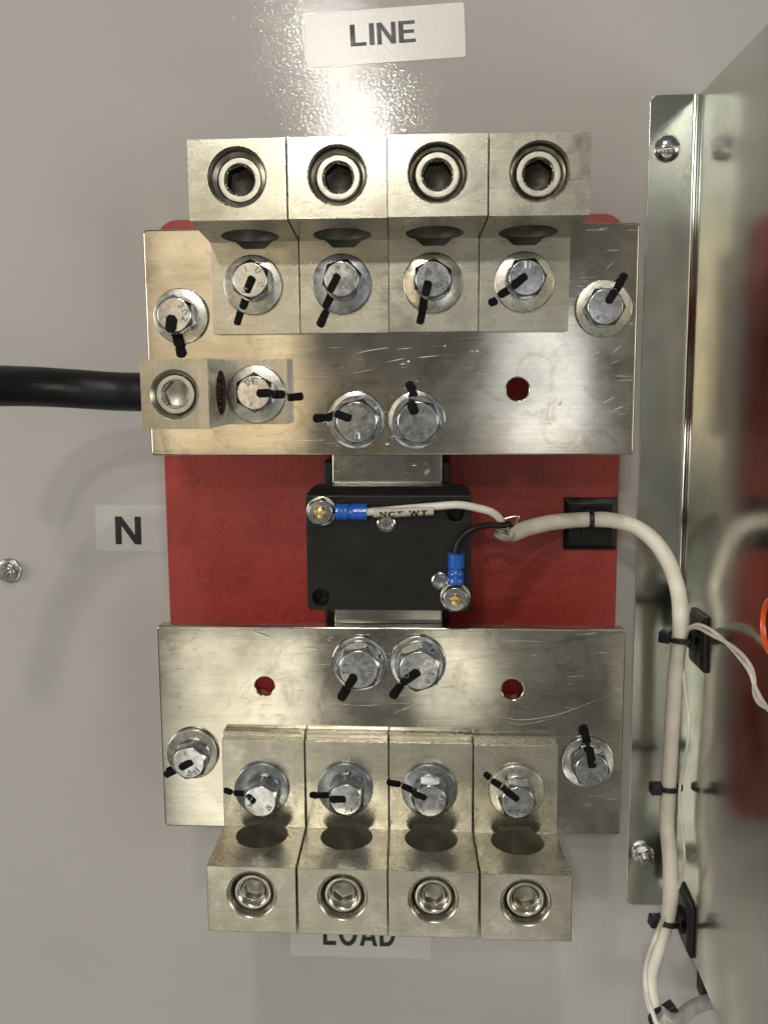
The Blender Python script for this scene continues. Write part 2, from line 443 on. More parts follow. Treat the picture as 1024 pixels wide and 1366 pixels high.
def thing(name, loc, label, cat, group=None, rz=0):
    """an Empty at loc (u, v, h) whose local frame is (u, v, h) too"""
    o = bpy.data.objects.new(name, None); COL.objects.link(o); o.empty_display_size = .01
    u, v, h = loc
    o.matrix_world = Matrix.Translation((u, -h, v)) @ ROOT @ Matrix.Rotation(rz, 4, 'Z')
    return tag(o, label, cat, group)
def single(name, me, m, label, cat, group=None, loc=(0, 0, 0)):
    o = link_obj(name, me, None, m); u, v, h = loc
    o.matrix_world = Matrix.Translation((u, -h, v)) @ ROOT
    return tag(o, label, cat, group)
def shift(me, loc):
    me.transform(Matrix.Translation(-Vector(loc))); return me

# ------------------------------------------------------------------ heights above the panel
H_BOARD = .008
H_PB, H_PF = .0536, .060             # back and front of the bus plates
T_TANG = .008
H_T = H_PF + T_TANG                  # tang face of the lugs
H_F = .106                           # front face of the lug blocks

# ------------------------------------------------------------------ the panel
me = to_mesh(box_bm(-.75, .75, -.80, .85, -.003, 0))
o = link_obj('back_panel', me, None, M['panel']); o.matrix_world = ROOT; o['kind'] = 'structure'

# ------------------------------------------------------------------ stickers
def sticker(c4, h, m, label, words, rect, rotz, rad=.0012, bold=.02):
    p = [P(x, y, 0) for x, y in c4]
    ce = sum(p, Vector()) / 4
    t = thing('sticker', (ce.x, ce.y, 0), label, 'sticker')
    w = ((p[1] - p[0]).length + (p[2] - p[3]).length) / 2; hh = ((p[0] - p[3]).length + (p[1] - p[2]).length) / 2
    a = rotz
    bm = poly_prism(rpoly(-w / 2, w / 2, -hh / 2, hh / 2, [rad] * 4), 0.00002, h, flat)
    me = to_mesh(bm); me.transform(Matrix.Rotation(a, 4, 'Z')); link_obj('backing', me, t, m)
    q0 = P(rect[0], rect[3], 0); q1 = P(rect[2], rect[1], 0)
    tx = sign_mesh(words, q0.x - ce.x, q1.x - ce.x, q0.y - ce.y, q1.y - ce.y, h, .00004, a)
    link_obj('lettering', tx, t, M['ink'])
    return t
sticker([(406, 17), (619, 5), (621, 79), (408, 88)], .00025, M['sticker'], 'white sticker reading LINE above the upper row of lugs', 'LINE', (467, 29, 554, 60.5), .045)
sticker([(127, 673), (236, 674), (238, 735), (129, 735)], .0002, M['clear'], 'clear sticker reading N beside the left edge of the red board', 'N', (155, 689, 188, 726), -.01, .0005, .03)
sticker([(386, 1208), (574, 1206), (576, 1277), (388, 1276)], .0002, M['clear'], 'clear sticker reading LOAD, half hidden below the lower lugs', 'LOAD', (431, 1228, 527, 1260), .0, .0006)

# ------------------------------------------------------------------ red board
def edge_u(px, py, h): return P(px, py, h).x
bu0 = (P(219, 620, H_BOARD).x + P(227, 830, H_BOARD).x) / 2; bu1 = (P(826, 620, H_BOARD).x + P(820, 830, H_BOARD).x) / 2
bv1 = P(520, 289, H_BOARD).y; bv0 = P(520, 1090, H_BOARD).y
bm = poly_prism(rpoly(bu0, bu1, bv0, bv1, [.010] * 4, 8), .0003, H_BOARD, flat)
me = shift(bake(to_mesh(bm), .0005, 2), ((bu0 + bu1) / 2, (bv0 + bv1) / 2, 0))
single('insulator_board', me, M['red'], 'red fibreglass insulating board behind both metal plates', 'board', None, ((bu0 + bu1) / 2, (bv0 + bv1) / 2, 0))

# ------------------------------------------------------------------ bus plates
def avg(*a): return sum(a) / len(a)
def plate(c4, holes, m, label):
    p = [P(x, y, H_PF) for x, y in c4]
    u0 = avg(p[0].x, p[3].x); u1 = avg(p[1].x, p[2].x); v1 = avg(p[0].y, p[1].y); v0 = avg(p[2].y, p[3].y)
    me = to_mesh(poly_prism(rpoly(u0, u1, v0, v1, [.0015] * 4, 3), H_PB, H_PF, flat))
    cut = []
    for x, y, r in holes:
        q = P(x, y, H_PF); cut.append(to_mesh(lathe([(r, H_PB - .002), (r, H_PF + .002)], 40, c=(q.x, q.y, 0))))
    me = bake(me, .0013, 4, cut, bang=50)
    c = ((u0 + u1) / 2, (v0 + v1) / 2, H_PB)
    PLATES.append((single('bus_plate', shift(me, c), m, label, 'metal plate', None, c), c))
    return u0, u1, v0, v1
PLATES = []
UP = plate([(190, 308), (855, 295), (842, 607), (203, 608)], [(690, 519, .0043)], M['plate1'], 'upper scratched metal plate carrying the line lugs and the black cable')
LP = plate([(211, 835), (835, 839), (826, 1113), (218, 1103)], [(353, 915.5, .0038), (683, 920, .0042)], M['plate2'], 'lower metal plate with two holes carrying the load lugs')
M['scar'] = mk_zinc('bright_scratch', (.74, .72, .65), .35, .5)
def scratch_mesh(lines, c):
    bm = bmesh.new()
    for ln in lines:
        w_ = ln[0]; q = [P(x, y, H_PF) for x, y in ln[1:]]
        q = catmull(q, 8) if len(q) > 2 else [q[0].lerp(q[1], k / 8) for k in range(9)]
        L = []; n = len(q)
        for i, p in enumerate(q):
            d = (q[min(i + 1, n - 1)] - q[max(0, i - 1)]).normalized(); o_ = Vector((-d.y, d.x, 0))
            ww = .6 * w_ * (.15 + .85 * math.sin(PI * (i + .4) / (n - .2))) * random.uniform(.6, 1.1)
            z = Vector((0, 0, .000012)); p = p - Vector(c)
            p.z = 0
            L.append((bm.verts.new(p + Vector((0, 0, H_PF - c[2])) + o_ * ww + z * .2), bm.verts.new(p + Vector((0, 0, H_PF - c[2])) + z * 2), bm.verts.new(p + Vector((0, 0, H_PF - c[2])) - o_ * ww + z * .2)))
        for A, B in zip(L, L[1:]):
            for k in (0, 1): bm.faces.new((A[k], A[k + 1], B[k + 1], B[k]))
    return to_mesh(bm)
SCR_U = [(.00016, (436, 464), (459, 463)), (.00022, (472, 472.5), (495, 467), (519, 464)), (.00014, (369, 589), (405, 587.5), (442, 587)), (.00018, (510, 464.6), (519, 464)), (.0002, (528, 466), (550, 464)),
         (.00015, (510, 484), (540, 478)), (.00016, (556, 477), (585, 474.5)), (.00014, (788, 475), (805, 466)), (.0002, (816, 471.6), (828, 461)), (.00018, (803.5, 538), (819, 529.6)), (.00016, (818, 547), (831, 542)),
         (.0001, (600, 458), (700, 455)), (.0001, (610, 500), (672, 497)), (.00009, (735, 505), (742, 470), (760, 452)), (.0001, (640, 486), (690, 470)), (.00012, (462, 500), (500, 492)), (.0001, (590, 452), (660, 449)), (.00012, (812, 487), (826, 480)), (.00012, (806, 360), (822, 346))]
SCR_L = [(.00016, (403, 890), (440, 885.5)), (.00012, (641, 928), (648, 948), (690, 960), (740, 954), (785, 938), (812, 928)), (.00009, (640, 946), (690, 966), (750, 955)), (.00009, (300, 968), (370, 964), (440, 968), (520, 976)), (.0001, (395, 873), (432, 869)),
         (.00009, (410, 935), (480, 941), (520, 938)), (.00012, (753, 877), (760, 879)), (.00009, (655, 854), (730, 856)), (.00009, (310, 880), (330, 858), (345, 845)), (.00009, (640, 900), (614, 922), (640, 945)), (.00009, (700, 1001), (730, 990)), (.0001, (230, 1075), (290, 1050)), (.00009, (262, 850), (264, 862)), (.0001, (276, 860), (300, 856)), (.00008, (560, 940), (556, 975))]
# link bar under both plates
a = P(443, 630, H_PB); b = P(590, 630, H_PB)
me = bake(to_mesh(box_bm(a.x, b.x, P(0, 870, H_PB).y - .02, P(0, 600, H_PB).y + .018, H_PB - .0064, H_PB - .0002)), .0008, 2)
single('link_bar', me, M['link'], 'short dull metal bar joining the two plates behind the black sensor', 'metal bar')

for (o, c), lines in zip(PLATES, (SCR_U, SCR_L)):
    k = link_obj('surface_scratches', scratch_mesh(lines, c), o, M['scar']); k['kind'] = 'stuff'
# ------------------------------------------------------------------ standoffs behind the plates
sm = to_mesh(lathe([(.009, .0), (.011, .006), (.0125, .014), (.0125, .030), (.011, .039), (.009, H_PB - H_BOARD - .0002)], 32))
for i, (x, y, lab) in enumerate([(240.7, 421.8, 'red standoff hidden behind the upper left corner bolt'), (805, 411, 'red standoff hidden behind the upper right corner bolt'),
                 (256.4, 1006, 'red standoff hidden behind the lower left corner bolt'), (783.4, 1018, 'red standoff hidden behind the lower right corner bolt')]):
    q = P(x, y, H_PF)
    single('standoff_insulator', sm, M['red'], lab, 'standoff', 'red standoffs holding the plates off the board', (q.x, q.y, H_BOARD))

# ------------------------------------------------------------------ lugs
def hexpts(f, rz=0, k=6):
    r = f / 2 / math.cos(PI / 6)
    return [(r * math.cos(rz + PI / 3 * i), r * math.sin(rz + PI / 3 * i)) for i in range(6)]
def set_screw_mesh(r, hexf, depth=.012, sock=.0086, gm='grime_shade', ring='pale', flat_top=True):
    rc_ = hexf / 2 / math.cos(PI / 6)
    body = to_mesh(lathe([(0, -depth), (r * .96, -depth), (r * .96, -.0018), (r, -.0012), (r * .985, -.0005), (r * .94, -.0001), (r * .88, 0), (r * .82, 0), (r * .76, -.0002), (max(rc_ * 1.10, r * .70), -.0007), (rc_ * 1.02, -.0018), (0, -.0018)], 64))
    if flat_top:
        body = to_mesh(lathe([(0, -depth), (r * .96, -depth), (r * .96, -.0016), (r, -.0010), (r * .99, -.0004), (r * .955, 0), (rc_ * 1.06, 0), (rc_ * 1.02, -.0003), (rc_ * 1.02, -.0016), (0, -.0016)], 64))
    cut = bmesh.new(); top = [cut.verts.new((x, y, .003)) for x, y in hexpts(hexf, .35)]; bot = [cut.verts.new((x, y, -sock)) for x, y in hexpts(hexf, .35)]
    tip = cut.verts.new((0, 0, -sock - .0018)); cut.faces.new(top)
    for k in range(6):
        cut.faces.new((top[k], top[(k + 1) % 6], bot[(k + 1) % 6], bot[k])); cut.faces.new((bot[k], bot[(k + 1) % 6], tip))
    cut = to_mesh(cut)
    me = bake(body, .00012, 1, [cut], bang=40)
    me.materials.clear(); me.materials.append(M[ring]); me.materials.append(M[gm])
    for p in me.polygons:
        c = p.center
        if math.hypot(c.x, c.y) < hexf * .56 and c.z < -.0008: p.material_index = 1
    return me
def lug_mesh(w, zb, zj, zfb, zt, HF, bore_r, bore_c, hole_v, hole_r, rec, flip, sr, lean=0.0, bore_k=1.0, bore_s=.8):
    """profile in (v, h), v measured from the tang end upwards into the block; flip=-1 for hanging lugs"""
    t = T_TANG
    prof = [(zb, 0), (zb, t), (zj - .0004, t), (zfb, HF), (zt, HF), (zt, 0)]
    me = to_mesh(poly_prism([(a * flip, b) for a, b in prof], -w / 2, w / 2, lambda p, s: Vector((s, p[0], p[1]))))
    # wire bore, runs along v, bites a little into the tang
    bore = to_mesh(lathe([(bore_r * bore_s, zj - .0030), (bore_r, zj + .0004), (bore_r, zt - .004)] if flip > 0 else [(bore_r, -(zt - .004)), (bore_r, -(zj + .0004)), (bore_r * bore_s, -(zj - .0030))], 48, c=(0, 0, 0), axis='v'))
    bore.transform(Matrix.Translation((0, 0, bore_c)) @ Matrix.Diagonal((1, 1, bore_k, 1)))
    hole = to_mesh(lathe([(sr + .0001, bore_c), (sr + .0001, HF - rec - .0014), (hole_r * .96, HF - rec - .0006) if rec > .003 else (sr + .0002, HF - rec - .0006), (hole_r - (0 if rec > .003 else .0004), HF - .0008), (hole_r + .0006, HF + .0001), (hole_r + .0008, HF + .002)], 56, c=(0, hole_v * flip, 0)))
    me = bake(me, .00050, 3, [bore, hole], bang=40)
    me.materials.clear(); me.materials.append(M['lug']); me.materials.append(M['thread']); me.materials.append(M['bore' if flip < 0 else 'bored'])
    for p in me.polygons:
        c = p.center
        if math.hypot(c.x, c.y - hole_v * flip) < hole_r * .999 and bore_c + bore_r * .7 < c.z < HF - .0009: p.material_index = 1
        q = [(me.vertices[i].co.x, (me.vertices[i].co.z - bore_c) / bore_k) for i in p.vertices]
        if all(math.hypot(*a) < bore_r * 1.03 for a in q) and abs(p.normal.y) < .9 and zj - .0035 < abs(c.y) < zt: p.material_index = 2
    if lean: me.transform(Matrix(((1, 0, lean / HF, 0), (0, 1, 0, 0), (0, 0, 1, 0), (0, 0, 0, 1))))
    return me
def make_lug(c, w, mesh, hole_v, flip, HF, rec, sm, label, group, rz=0, rzs=0, lean=0):
    t = thing('terminal_lug', c, label, 'terminal lug', group, rz)
    link_obj('lug_body', mesh, t)
    s = link_obj('set_screw', sm, t); s.location = (lean, hole_v * flip, HF - rec); s.rotation_euler = (0, 0, rzs)
    return t
# upper row
WL = .0346
edges_u = [P(x, 400, H_T).x for x in (281.5, 757.5)]
pitch_u = (edges_u[1] - edges_u[0]) / 4
zb = P(520, 443.5, H_T).y; zj = P(520, 318.5, H_T).y; zfb = P(520, 290.5, H_F).y; zt = P(520, 180.5, H_F).y
hv = P(516, 232.5, H_F).y
um = lug_mesh(pitch_u - .00035, 0, zj - zb, zfb - zb, zt - zb, H_F - H_PF, .0108, T_TANG + .0094, hv - zb, .0097, .0042, 1, .0077, .0020, 1.25, .79)
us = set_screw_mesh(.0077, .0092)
labs = ['leftmost lug of the upper row, its set screw turned deepest', 'second lug from the left in the upper row, over the bluish washer',
        'third lug from the left in the upper row, hex socket black', 'rightmost lug of the upper row, nearest the steel bracket']
for i in range(4):
    u = edges_u[0] + pitch_u * (i + .5)
    make_lug((u, zb + (-.0001, 0, .0002, .0)[i], H_PF + .0001), 0, um, hv - zb, 1, H_F - H_PF, (.0052, .0042, .0036, .0040)[i], us, labs[i], 'upper row of line lugs', (.003, -.002, .0, -.003)[i], i * .37, .0019)
# lower row
zb2 = P(520, 990, H_T).y; zj2 = P(520, 1108, H_T).y; zfb2 = P(520, 1161, H_F).y; zt2 = P(520, 1249, H_F).y; hv2 = P(520, 1199, H_F).y
e2 = [P(x, 1050, H_T).x for x in (296.5, 743)]
pitch_l = (e2[1] - e2[0]) / 4
lm = lug_mesh(pitch_l - .00035, 0, zb2 - zj2, zb2 - zfb2, zb2 - zt2, H_F - H_PF, .0115, T_TANG + .0087, zb2 - hv2, .0090, .0020, -1, .0074, .0017, 1.24, .76)
ls = set_screw_mesh(.0074, .0074, .012, .0058, 'socket', 'screw', False)
labs = ['leftmost lug of the lower row, above the bare panel', 'second lug from the left in the lower row, over the L of LOAD',
        'third lug from the left in the lower row, over the D of LOAD', 'rightmost lug of the lower row, its corner over the plate']
lower_lugs = []
for i in range(4):
    u = e2[0] + pitch_l * (i + .5)
    lower_lugs.append(make_lug((u, zb2 + (.0002, .0001, 0, -.0004)[i], H_PF + .0001), 0, lm, zb2 - hv2, -1, H_F - H_PF, (.0020, .0018, .0020, .0023)[i], ls, labs[i], 'lower row of load lugs', (-.003, .0015, -.001, .004)[i], .5 + i * .5, .0017))
# moulded marks beside the lower bolts: rows of tiny raised characters too small to read, and a ring either side
mk = bmesh.new(); rs = random.Random(3)
vv = -.0150
while vv > -.0285:
    hgt = rs.choice((.0005, .0008, .0011)); uu = .0128
    box_bm(uu + rs.uniform(-.0001, .0002), uu + .0011 + rs.uniform(-.0004, .0001), vv - hgt * .45, vv, T_TANG - .0002, T_TANG + .00028, mk)
    if rs.random() < .5: box_bm(uu - .0001, uu + .0003, vv - hgt, vv, T_TANG - .0002, T_TANG + .00030, mk)
    vv -= hgt + .0004
for su in (-.0112, .0108):
    lathe([(.0010, T_TANG - .0002), (.0010, T_TANG + .0003), (.0014, T_TANG + .0003), (.0014, T_TANG - .0002)], 18, mk, (su, -.0305, 0), loop=True)
mkm = to_mesh(mk)
for t in lower_lugs: link_obj('moulded_marks', mkm, t, M['lug'])
# the ledge along the top of the lower tangs
lg = bake(to_mesh(box_bm(-pitch_l / 2 + .0002, pitch_l / 2 - .0002, -.0002, .0021, 0, T_TANG * .5)), .0003, 2)
for t in lower_lugs: link_obj('end_ledge', lg, t, M['lug'])

# neutral lug: turned a quarter, wire enters from the left
HN = .029 + H_T; nb = P(383, 522, H_T); nj = P(301, 522, H_T); nfb = P(278, 522, HN); nt_ = P(188, 522, HN); nh = P(233, 524, HN)
vtop = P(340, 479.5, H_T).y; vbot = P(340, 566, H_T).y; vc = (vtop + vbot) / 2
nm = lug_mesh(vtop - vbot, 0, nb.x - nj.x, nb.x - nfb.x, nb.x - nt_.x, HN - H_PF, .0088, T_TANG + .0088, nb.x - nh.x, .0086, .0010, 1, .0072)
# let the bore run out through the far side for the cable
nl = make_lug((nb.x, vc, H_PF + .0001), 0, nm, nb.x - nh.x, 1, HN - H_PF, .0010, set_screw_mesh(.0072, .0088, .012, .0060, 'socket'), 'small neutral lug gripping the black cable at the left of the upper plate', None, PI / 2)
nl['label'] = 'single small lug gripping the thick black cable'
cs = bmesh.new()
for k in range(19):
    rr, aa = (0, 0) if k == 0 else ((.0032, k * PI / 3) if k < 7 else (.0064, k * PI / 6))
    lathe([(.00155, .0), (.00155, .0155), (.0012, .0162), (0, .0164)], 10, cs, (rr * math.cos(aa), 0, rr * math.sin(aa)), axis='v')

# ------------------------------------------------------------------ black neutral cable
hc = H_PF + T_TANG + .0088
cab = thing('power_cable', (nt_.x, vc, hc), 'thick black cable running in from the left edge', 'cable')
r = .0074
pts = [P(-160, 535, hc + .075), P(-60, 517, hc + .042), P(20, 515, hc + .019), P(90, 518, hc + .005), P(150, 522, hc + .0), (nt_.x - .006, vc + .0004, hc), (nt_.x + .0005, vc + .0001, hc)]
o = nt_.x
me = to_mesh(tube(pts, r, 40)); me.transform(Matrix.Translation((-o, -vc, -hc))); link_obj('jacket', me, cab, M['rubber'])
csm = to_mesh(cs); csm.transform(Matrix.Rotation(-PI / 2, 4, 'Z'))
k = link_obj('copper_strands', csm, cab, M['copper']); k.location = (.008, 0, 0); k['kind'] = 'stuff'

# ------------------------------------------------------------------ bolts
def hex_head_mesh(f, ht, dish=.0):
    r = f / 2 / math.cos(PI / 6)
    pr = to_mesh(poly_prism(hexpts(f), 0, ht, flat))
    ct = to_mesh(lathe([(0, -.001), (r * 1.25, -.001), (r * 1.25, ht - .0035), (f / 2 * .93, ht), (0, ht)], 60))
    return bake(pr, .00022, 2, [ct], 'INTERSECT', bang=24)
def washer_mesh(ro, ri, t, e=.00035):
    return to_mesh(lathe([(ri, 0), (ro - e, 0), (ro, e), (ro, t - e), (ro - e * .4, t - e * .25), (ro - e * 1.2, t), (ri, t)], 64, loop=True), ang=50)
def lock_mesh(ro, ri, t):
    return to_mesh(lathe([(ri, 0), (ro - .0002, 0), (ro, .0002), (ro, t - .0002), (ro - .0002, t), (ri, t)], 50, a0=.06, a1=2 * PI - .06, loop=True), ang=40)
def stroke_bm(a, b, w, h, bm, rs, th=.00022):
    """a dab of paint between two points on a flat surface at height h: ragged rounded outline with a domed top"""
    a = Vector((a.x, a.y)); b = Vector((b.x, b.y)); d = b - a; L = d.length
    d = d.normalized() if L > 1e-6 else Vector((1, 0)); n = Vector((-d.y, d.x))
    out = []; K = 22
    for i in range(K):
        t = 2 * PI * i / K; x = math.cos(t); y = math.sin(t)
        base = (b if x > 0 else a) + d * (w * x * .9) + n * (w * (abs(y) ** .75) * (1 if y > 0 else -1)) 
        out.append(base + d * rs.uniform(-.06, .06) * w + n * rs.uniform(-.13, .13) * w)
    rings = []
    cen = (a + b) / 2
    for s, hh in ((1, -.00002), (.97, th * .6), (.72, th)):
        ring = []
        for q in out:
            m = a + d * max(0, min(L, (q - a).dot(d)))
            z = m + (q - m) * s
            ring.append(bm.verts.new((z.x, z.y, h + hh)))
        rings.append(ring)
    for A, B in zip(rings, rings[1:]):
        for i in range(K): bm.faces.new((A[i], A[(i + 1) % K], B[(i + 1) % K], B[i]))
    bm.faces.new(rings[-1]); bm.faces.new(rings[0][::-1])
KINDS = {
    'lug': dict(wr=.0113, ri=.0045, wt=.0021, lr=.0072, lt=.0024, f=.0134, ht=.0082),
    'corner': dict(wr=.0109, ri=.0045, wt=.0020, lr=.0074, lt=.0020, f=.0137, ht=.0070),
    'mid': dict(wr=.0115, ri=.006, wt=.0021, lr=.0098, lt=.0028, f=.0163, ht=.0068),
}
MESH = {}
for k, d in KINDS.items():
    MESH[k] = (washer_mesh(d['wr'], d['ri'], d['wt']), lock_mesh(d['lr'], d['ri'], d['lt']), hex_head_mesh(d['f'], d['ht']))
def emboss(chars, f, ht, ticks):
    """raised characters round the rim of the head plus short radial lines"""
    bms = bmesh.new()
    for ch, ang in chars:
        t = text_mesh(ch, -.0010, .0010, -.0013, .0013, 0, .00045, .0, 0, 1, .035)
        t.transform(Matrix.Translation((0, 0, ht - .00005)) @ Matrix.Rotation(ang - PI / 2, 4, 'Z') @ Matrix.Translation((0, f * .33, 0)))
        bms.from_mesh(t); bpy.data.meshes.remove(t)
    for ang in ticks:
        b = bmesh.new(); box_bm(-.00026, .00026, f * .24, f * .40, ht - .0001, ht + .0004, b)
        b.transform(Matrix.Rotation(ang - PI / 2, 4, 'Z')); m_ = bpy.data.meshes.new('x'); b.to_mesh(m_); b.free(); bms.from_mesh(m_); bpy.data.meshes.remove(m_)
    me = bpy.data.meshes.new('e'); bms.to_mesh(me); bms.free(); return finish(me, 30)
HEADS = {(337, 380): (334, 372), (455.5, 378.5): (456.5, 371), (577, 377): (577, 372), (698.7, 376): (702, 370), (805, 411.5): (807, 409), (240.7, 421.8): (232, 419.6), (341.5, 526): (338.7, 523.5),
         (474.5, 560.5): (475.3, 563), (555, 560.5): (557, 563), (479, 885.7): (478, 893.5), (557, 885): (558.7, 895), (256.4, 1006): (251.5, 1018), (348.6, 1053.7): (349.6, 1070), (460, 1054): (461, 1067), (572.5, 1055.4): (573.5, 1069),
         (688.8, 1057): (690.4, 1071), (783.4, 1018): (789, 1028)}
def D(*a): return [x * PI / 180 for x in a]
def bolt(kind, wx, wy, h0, rz, label, group, marks, chars, ticks, wm='zinc', w=.00115, tilt=(0, 0), lock=True):
    d = KINDS[kind]; c = P(wx, wy, h0 + d['wt'])
    t = thing('hex_bolt', (c.x, c.y, h0), label, 'bolt', group)
    ms = MESH[kind]
    g = link_obj('washer', ms[0], t); g.data = ms[0].copy(); g.data.materials.clear(); g.data.materials.append(M[wm])
    zt_ = d['wt'] + d['lt'] + d['ht']; off = Vector((0, 0, 0))
    if (wx, wy) in HEADS:
        hp = P(*HEADS[(wx, wy)], h0 + zt_) - c; off = Vector((hp.x, hp.y, 0))
        if off.length > .0014: off *= .0014 / off.length
    l = link_obj('lock_washer', ms[1], t, M['zinc']); l.location = (off.x * .6, off.y * .6, d['wt'] + .00005); l.rotation_euler = (0, 0, rz * 2.3)
    zh = d['wt'] + d['lt']
    hd = link_obj('hex_head', ms[2], t, M['zinc']); hd.location = (off.x, off.y, zh); hd.rotation_euler = (tilt[0], tilt[1], rz)
    e = link_obj('head_marks', emboss(chars, d['f'], d['ht'], ticks), hd, M['zincb'])
    rs = random.Random(int(wx * 10)); bm = bmesh.new()
    hs = {'h': zh + d['ht'], 'w': d['wt'], 'b': .00012 if kind == 'lug' else .00002, 'p': H_PF - h0 + .00002}
    prev = None
    for lev, a, b in marks:
        hh = hs[lev]
        A = P(a[0], a[1], h0 + hh) - Vector((c.x, c.y, 0)); B = P(b[0], b[1], h0 + hh) - Vector((c.x, c.y, 0))
        stroke_bm(A, B, w * (1.38 if lev != 'h' else 1.38), hh, bm, rs, .00010)
        if lev == 'w' and prev:      # paint run down the flank of the head
            Q = Vector((prev.x, prev.y, zh + d['ht'] * .8)); S = Vector((A.x, A.y, d['wt']))
            dirn = (S - Q); 
            tube([Vector((prev.x, prev.y, zh + d['ht'])), Vector((prev.x * 1.03, prev.y * 1.03, zh + d['ht'] * .5)), Vector(((prev.x + A.x) / 2 * 1.0, (prev.y + A.y) / 2, d['wt'] + .0016)), Vector((A.x, A.y, d['wt'] + .0001))], w * .62, 10, bm)
        prev = B
    pm = to_mesh(bm, ang=60)
    link_obj('paint_mark', pm, t, M['marker'])
    return t
GU = 'bolts holding the upper lugs'; GL = 'bolts holding the lower lugs'; GC = 'corner bolts of the plates'; GM = 'bolt pairs above and below the sensor'
bolt('lug', 337, 380, H_T, .52, 'bolt on the leftmost upper lug, pale washer and black mark down to the left', GU,
     [('h', (335.5, 373), (330, 386)), ('w', (329.8, 394), (324.4, 408)), ('b', (321.5, 415), (317, 429))], [('S', 3.7), ('C', 5.4), ('U', .3)], D(80), 'zincl')
bolt('lug', 455.5, 378.5, H_T, .25, 'bolt on the second upper lug, dull bluish washer', GU,
     [('h', (449, 370), (441.5, 385)), ('w', (441.6, 394), (435, 408)), ('b', (434, 418), (427.5, 432))], [('V', .1), ('E', 5.2), ('B', 4.6)], D(110), 'zincb')
bolt('lug', 577, 377, H_T, .45, 'bolt on the third upper lug, washer blending into the lug face', GU,
     [('h', (570, 379), (567.5, 390)), ('w', (565.5, 396), (563.7, 412)), ('b', (562.6, 418), (560.5, 428))], [('6', 5.9), ('E', 5.3), ('R', 4.8)], D(20), 'screw')
bolt('lug', 698.7, 376, H_T, .1, 'bolt on the rightmost upper lug, mark slanting down to the left', GU,
     [('h', (698, 369.5), (686, 380)), ('w', (683, 383.5), (668.5, 392.5)), ('b', (658.5, 402), (656, 403.5))], [('0', 2.3), ('1', 1.4), ('8', .6)], D(260), 'zincl')
bolt('corner', 805, 411.5, H_PF, .0, 'bolt at the upper right corner of the upper plate, mark pointing up', GC,
     [('h', (812, 400), (818, 391)), ('w', (821, 387), (827, 376)), ('b', (829, 373), (831.5, 368.5))], [('9', 4.1), ('C', 4.7)], D(30), 'zincl')
bolt('corner', 240.7, 421.8, H_PF, .58, 'bolt at the left end of the upper plate, big 3D marks and black drips below', GC,
     [('h', (229, 427), (228, 437)), ('w', (236.5, 447.5), (239, 457)), ('b', (241, 466), (242, 471))], [('3', .25), ('D', 5.9), ('2', 5.3)], D(160), 'zincl', w=.0016)
bolt('lug', 341.5, 526, H_T, .52, 'bolt of the small cable lug, black mark running right', None,
     [('h', (347, 524.5), (358, 524)), ('w', (364.4, 526), (376, 526)), ('p', (390, 530), (400, 528.5))], [('T', 1.7), ('H', 1.3), ('E', .9)], D(225), 'zincl', w=.0012)
bolt('mid', 474.5, 560.5, H_PF, .25, 'left bolt of the pair above the sensor, mark running left', GM,
     [('h', (464, 557), (451, 553)), ('w', (446.5, 554), (437, 557)), ('b', (430, 557.5), (422, 558))], [('B', 3.6), ('C', 3.95), ('I', 4.5), ('L', 5.0), ('O', 5.5), ('C', 5.85)], D(45), 'zinc', w=.0012)
bolt('mid', 555, 560.5, H_PF, .85, 'right bolt of the pair above the sensor, mark pointing up', GM,
     [('h', (552, 548), (549, 541)), ('w', (551.5, 533), (551.5, 526)), ('b', (549, 518.5), (546, 513.5))], [('C', 3.1), ('T', 3.6), ('I', 4.3)], D(15, 290), 'zinc', w=.0013)
bolt('mid', 479, 885.7, H_PF, .2, 'left bolt of the pair below the sensor, mark down to the left', GM,
     [('h', (470.5, 904), (466, 912)), ('b', (462, 919), (456, 930))], [('B', 2.6), ('S', 5.7), ('I', 3.0), ('C', 5.0)], D(100, 340), 'zinc', w=.0014)
bolt('mid', 557, 885, H_PF, .38, 'right bolt of the pair below the sensor, long mark down to the left', GM,
     [('h', (555, 898), (539, 909)), ('b', (532, 917), (525, 927))], [('S', 2.7), ('E', 2.2), ('C', 3.2), ('O', 5.0)], D(325), 'zinc', w=.0014)
bolt('corner', 256.4, 1006, H_PF, .3, 'bolt at the left end of the lower plate, mark slanting left', GC,
     [('h', (253.5, 1018), (243, 1023)), ('w', (236.5, 1026.5), (223, 1033))], [('T', 4.4), ('H', 4.8), ('E', 5.2)], D(90), 'zincl')
bolt('lug', 348.6, 1053.7, H_T, .5, 'bolt on the leftmost lower lug, bluish head with mark to the left', GL,
     [('h', (337.5, 1068), (332, 1063)), ('w', (326, 1058.6), (315, 1058)), ('b', (307, 1056), (302, 1054.5))], [('C', 2.4), ('6', 3.0), ('T', 5.0)], D(300), 'zincb', w=.0010)
bolt('lug', 460, 1054, H_T, .6, 'bolt on the second lower lug, thick mark straight left', GL,
     [('h', (457, 1066.5), (444, 1066.4)), ('w', (439, 1061), (427, 1061)), ('b', (421, 1061), (417, 1060.5))], [('V', 4.2), ('M', 4.7), ('E', 5.2), ('R', 5.7)], [], 'zincb', w=.0011)
bolt('lug', 572.5, 1055.4, H_T, 1.05, 'bolt on the third lower lug, mark sloping up to the left edge', GL,
     [('h', (565, 1064), (555, 1059.5)), ('w', (551, 1055), (539, 1049.5)), ('b', (531, 1046), (519, 1043.5))], [('E', 4.7), ('R', 5.2), ('C', 5.6)], D(10), 'zincb', w=.0010)
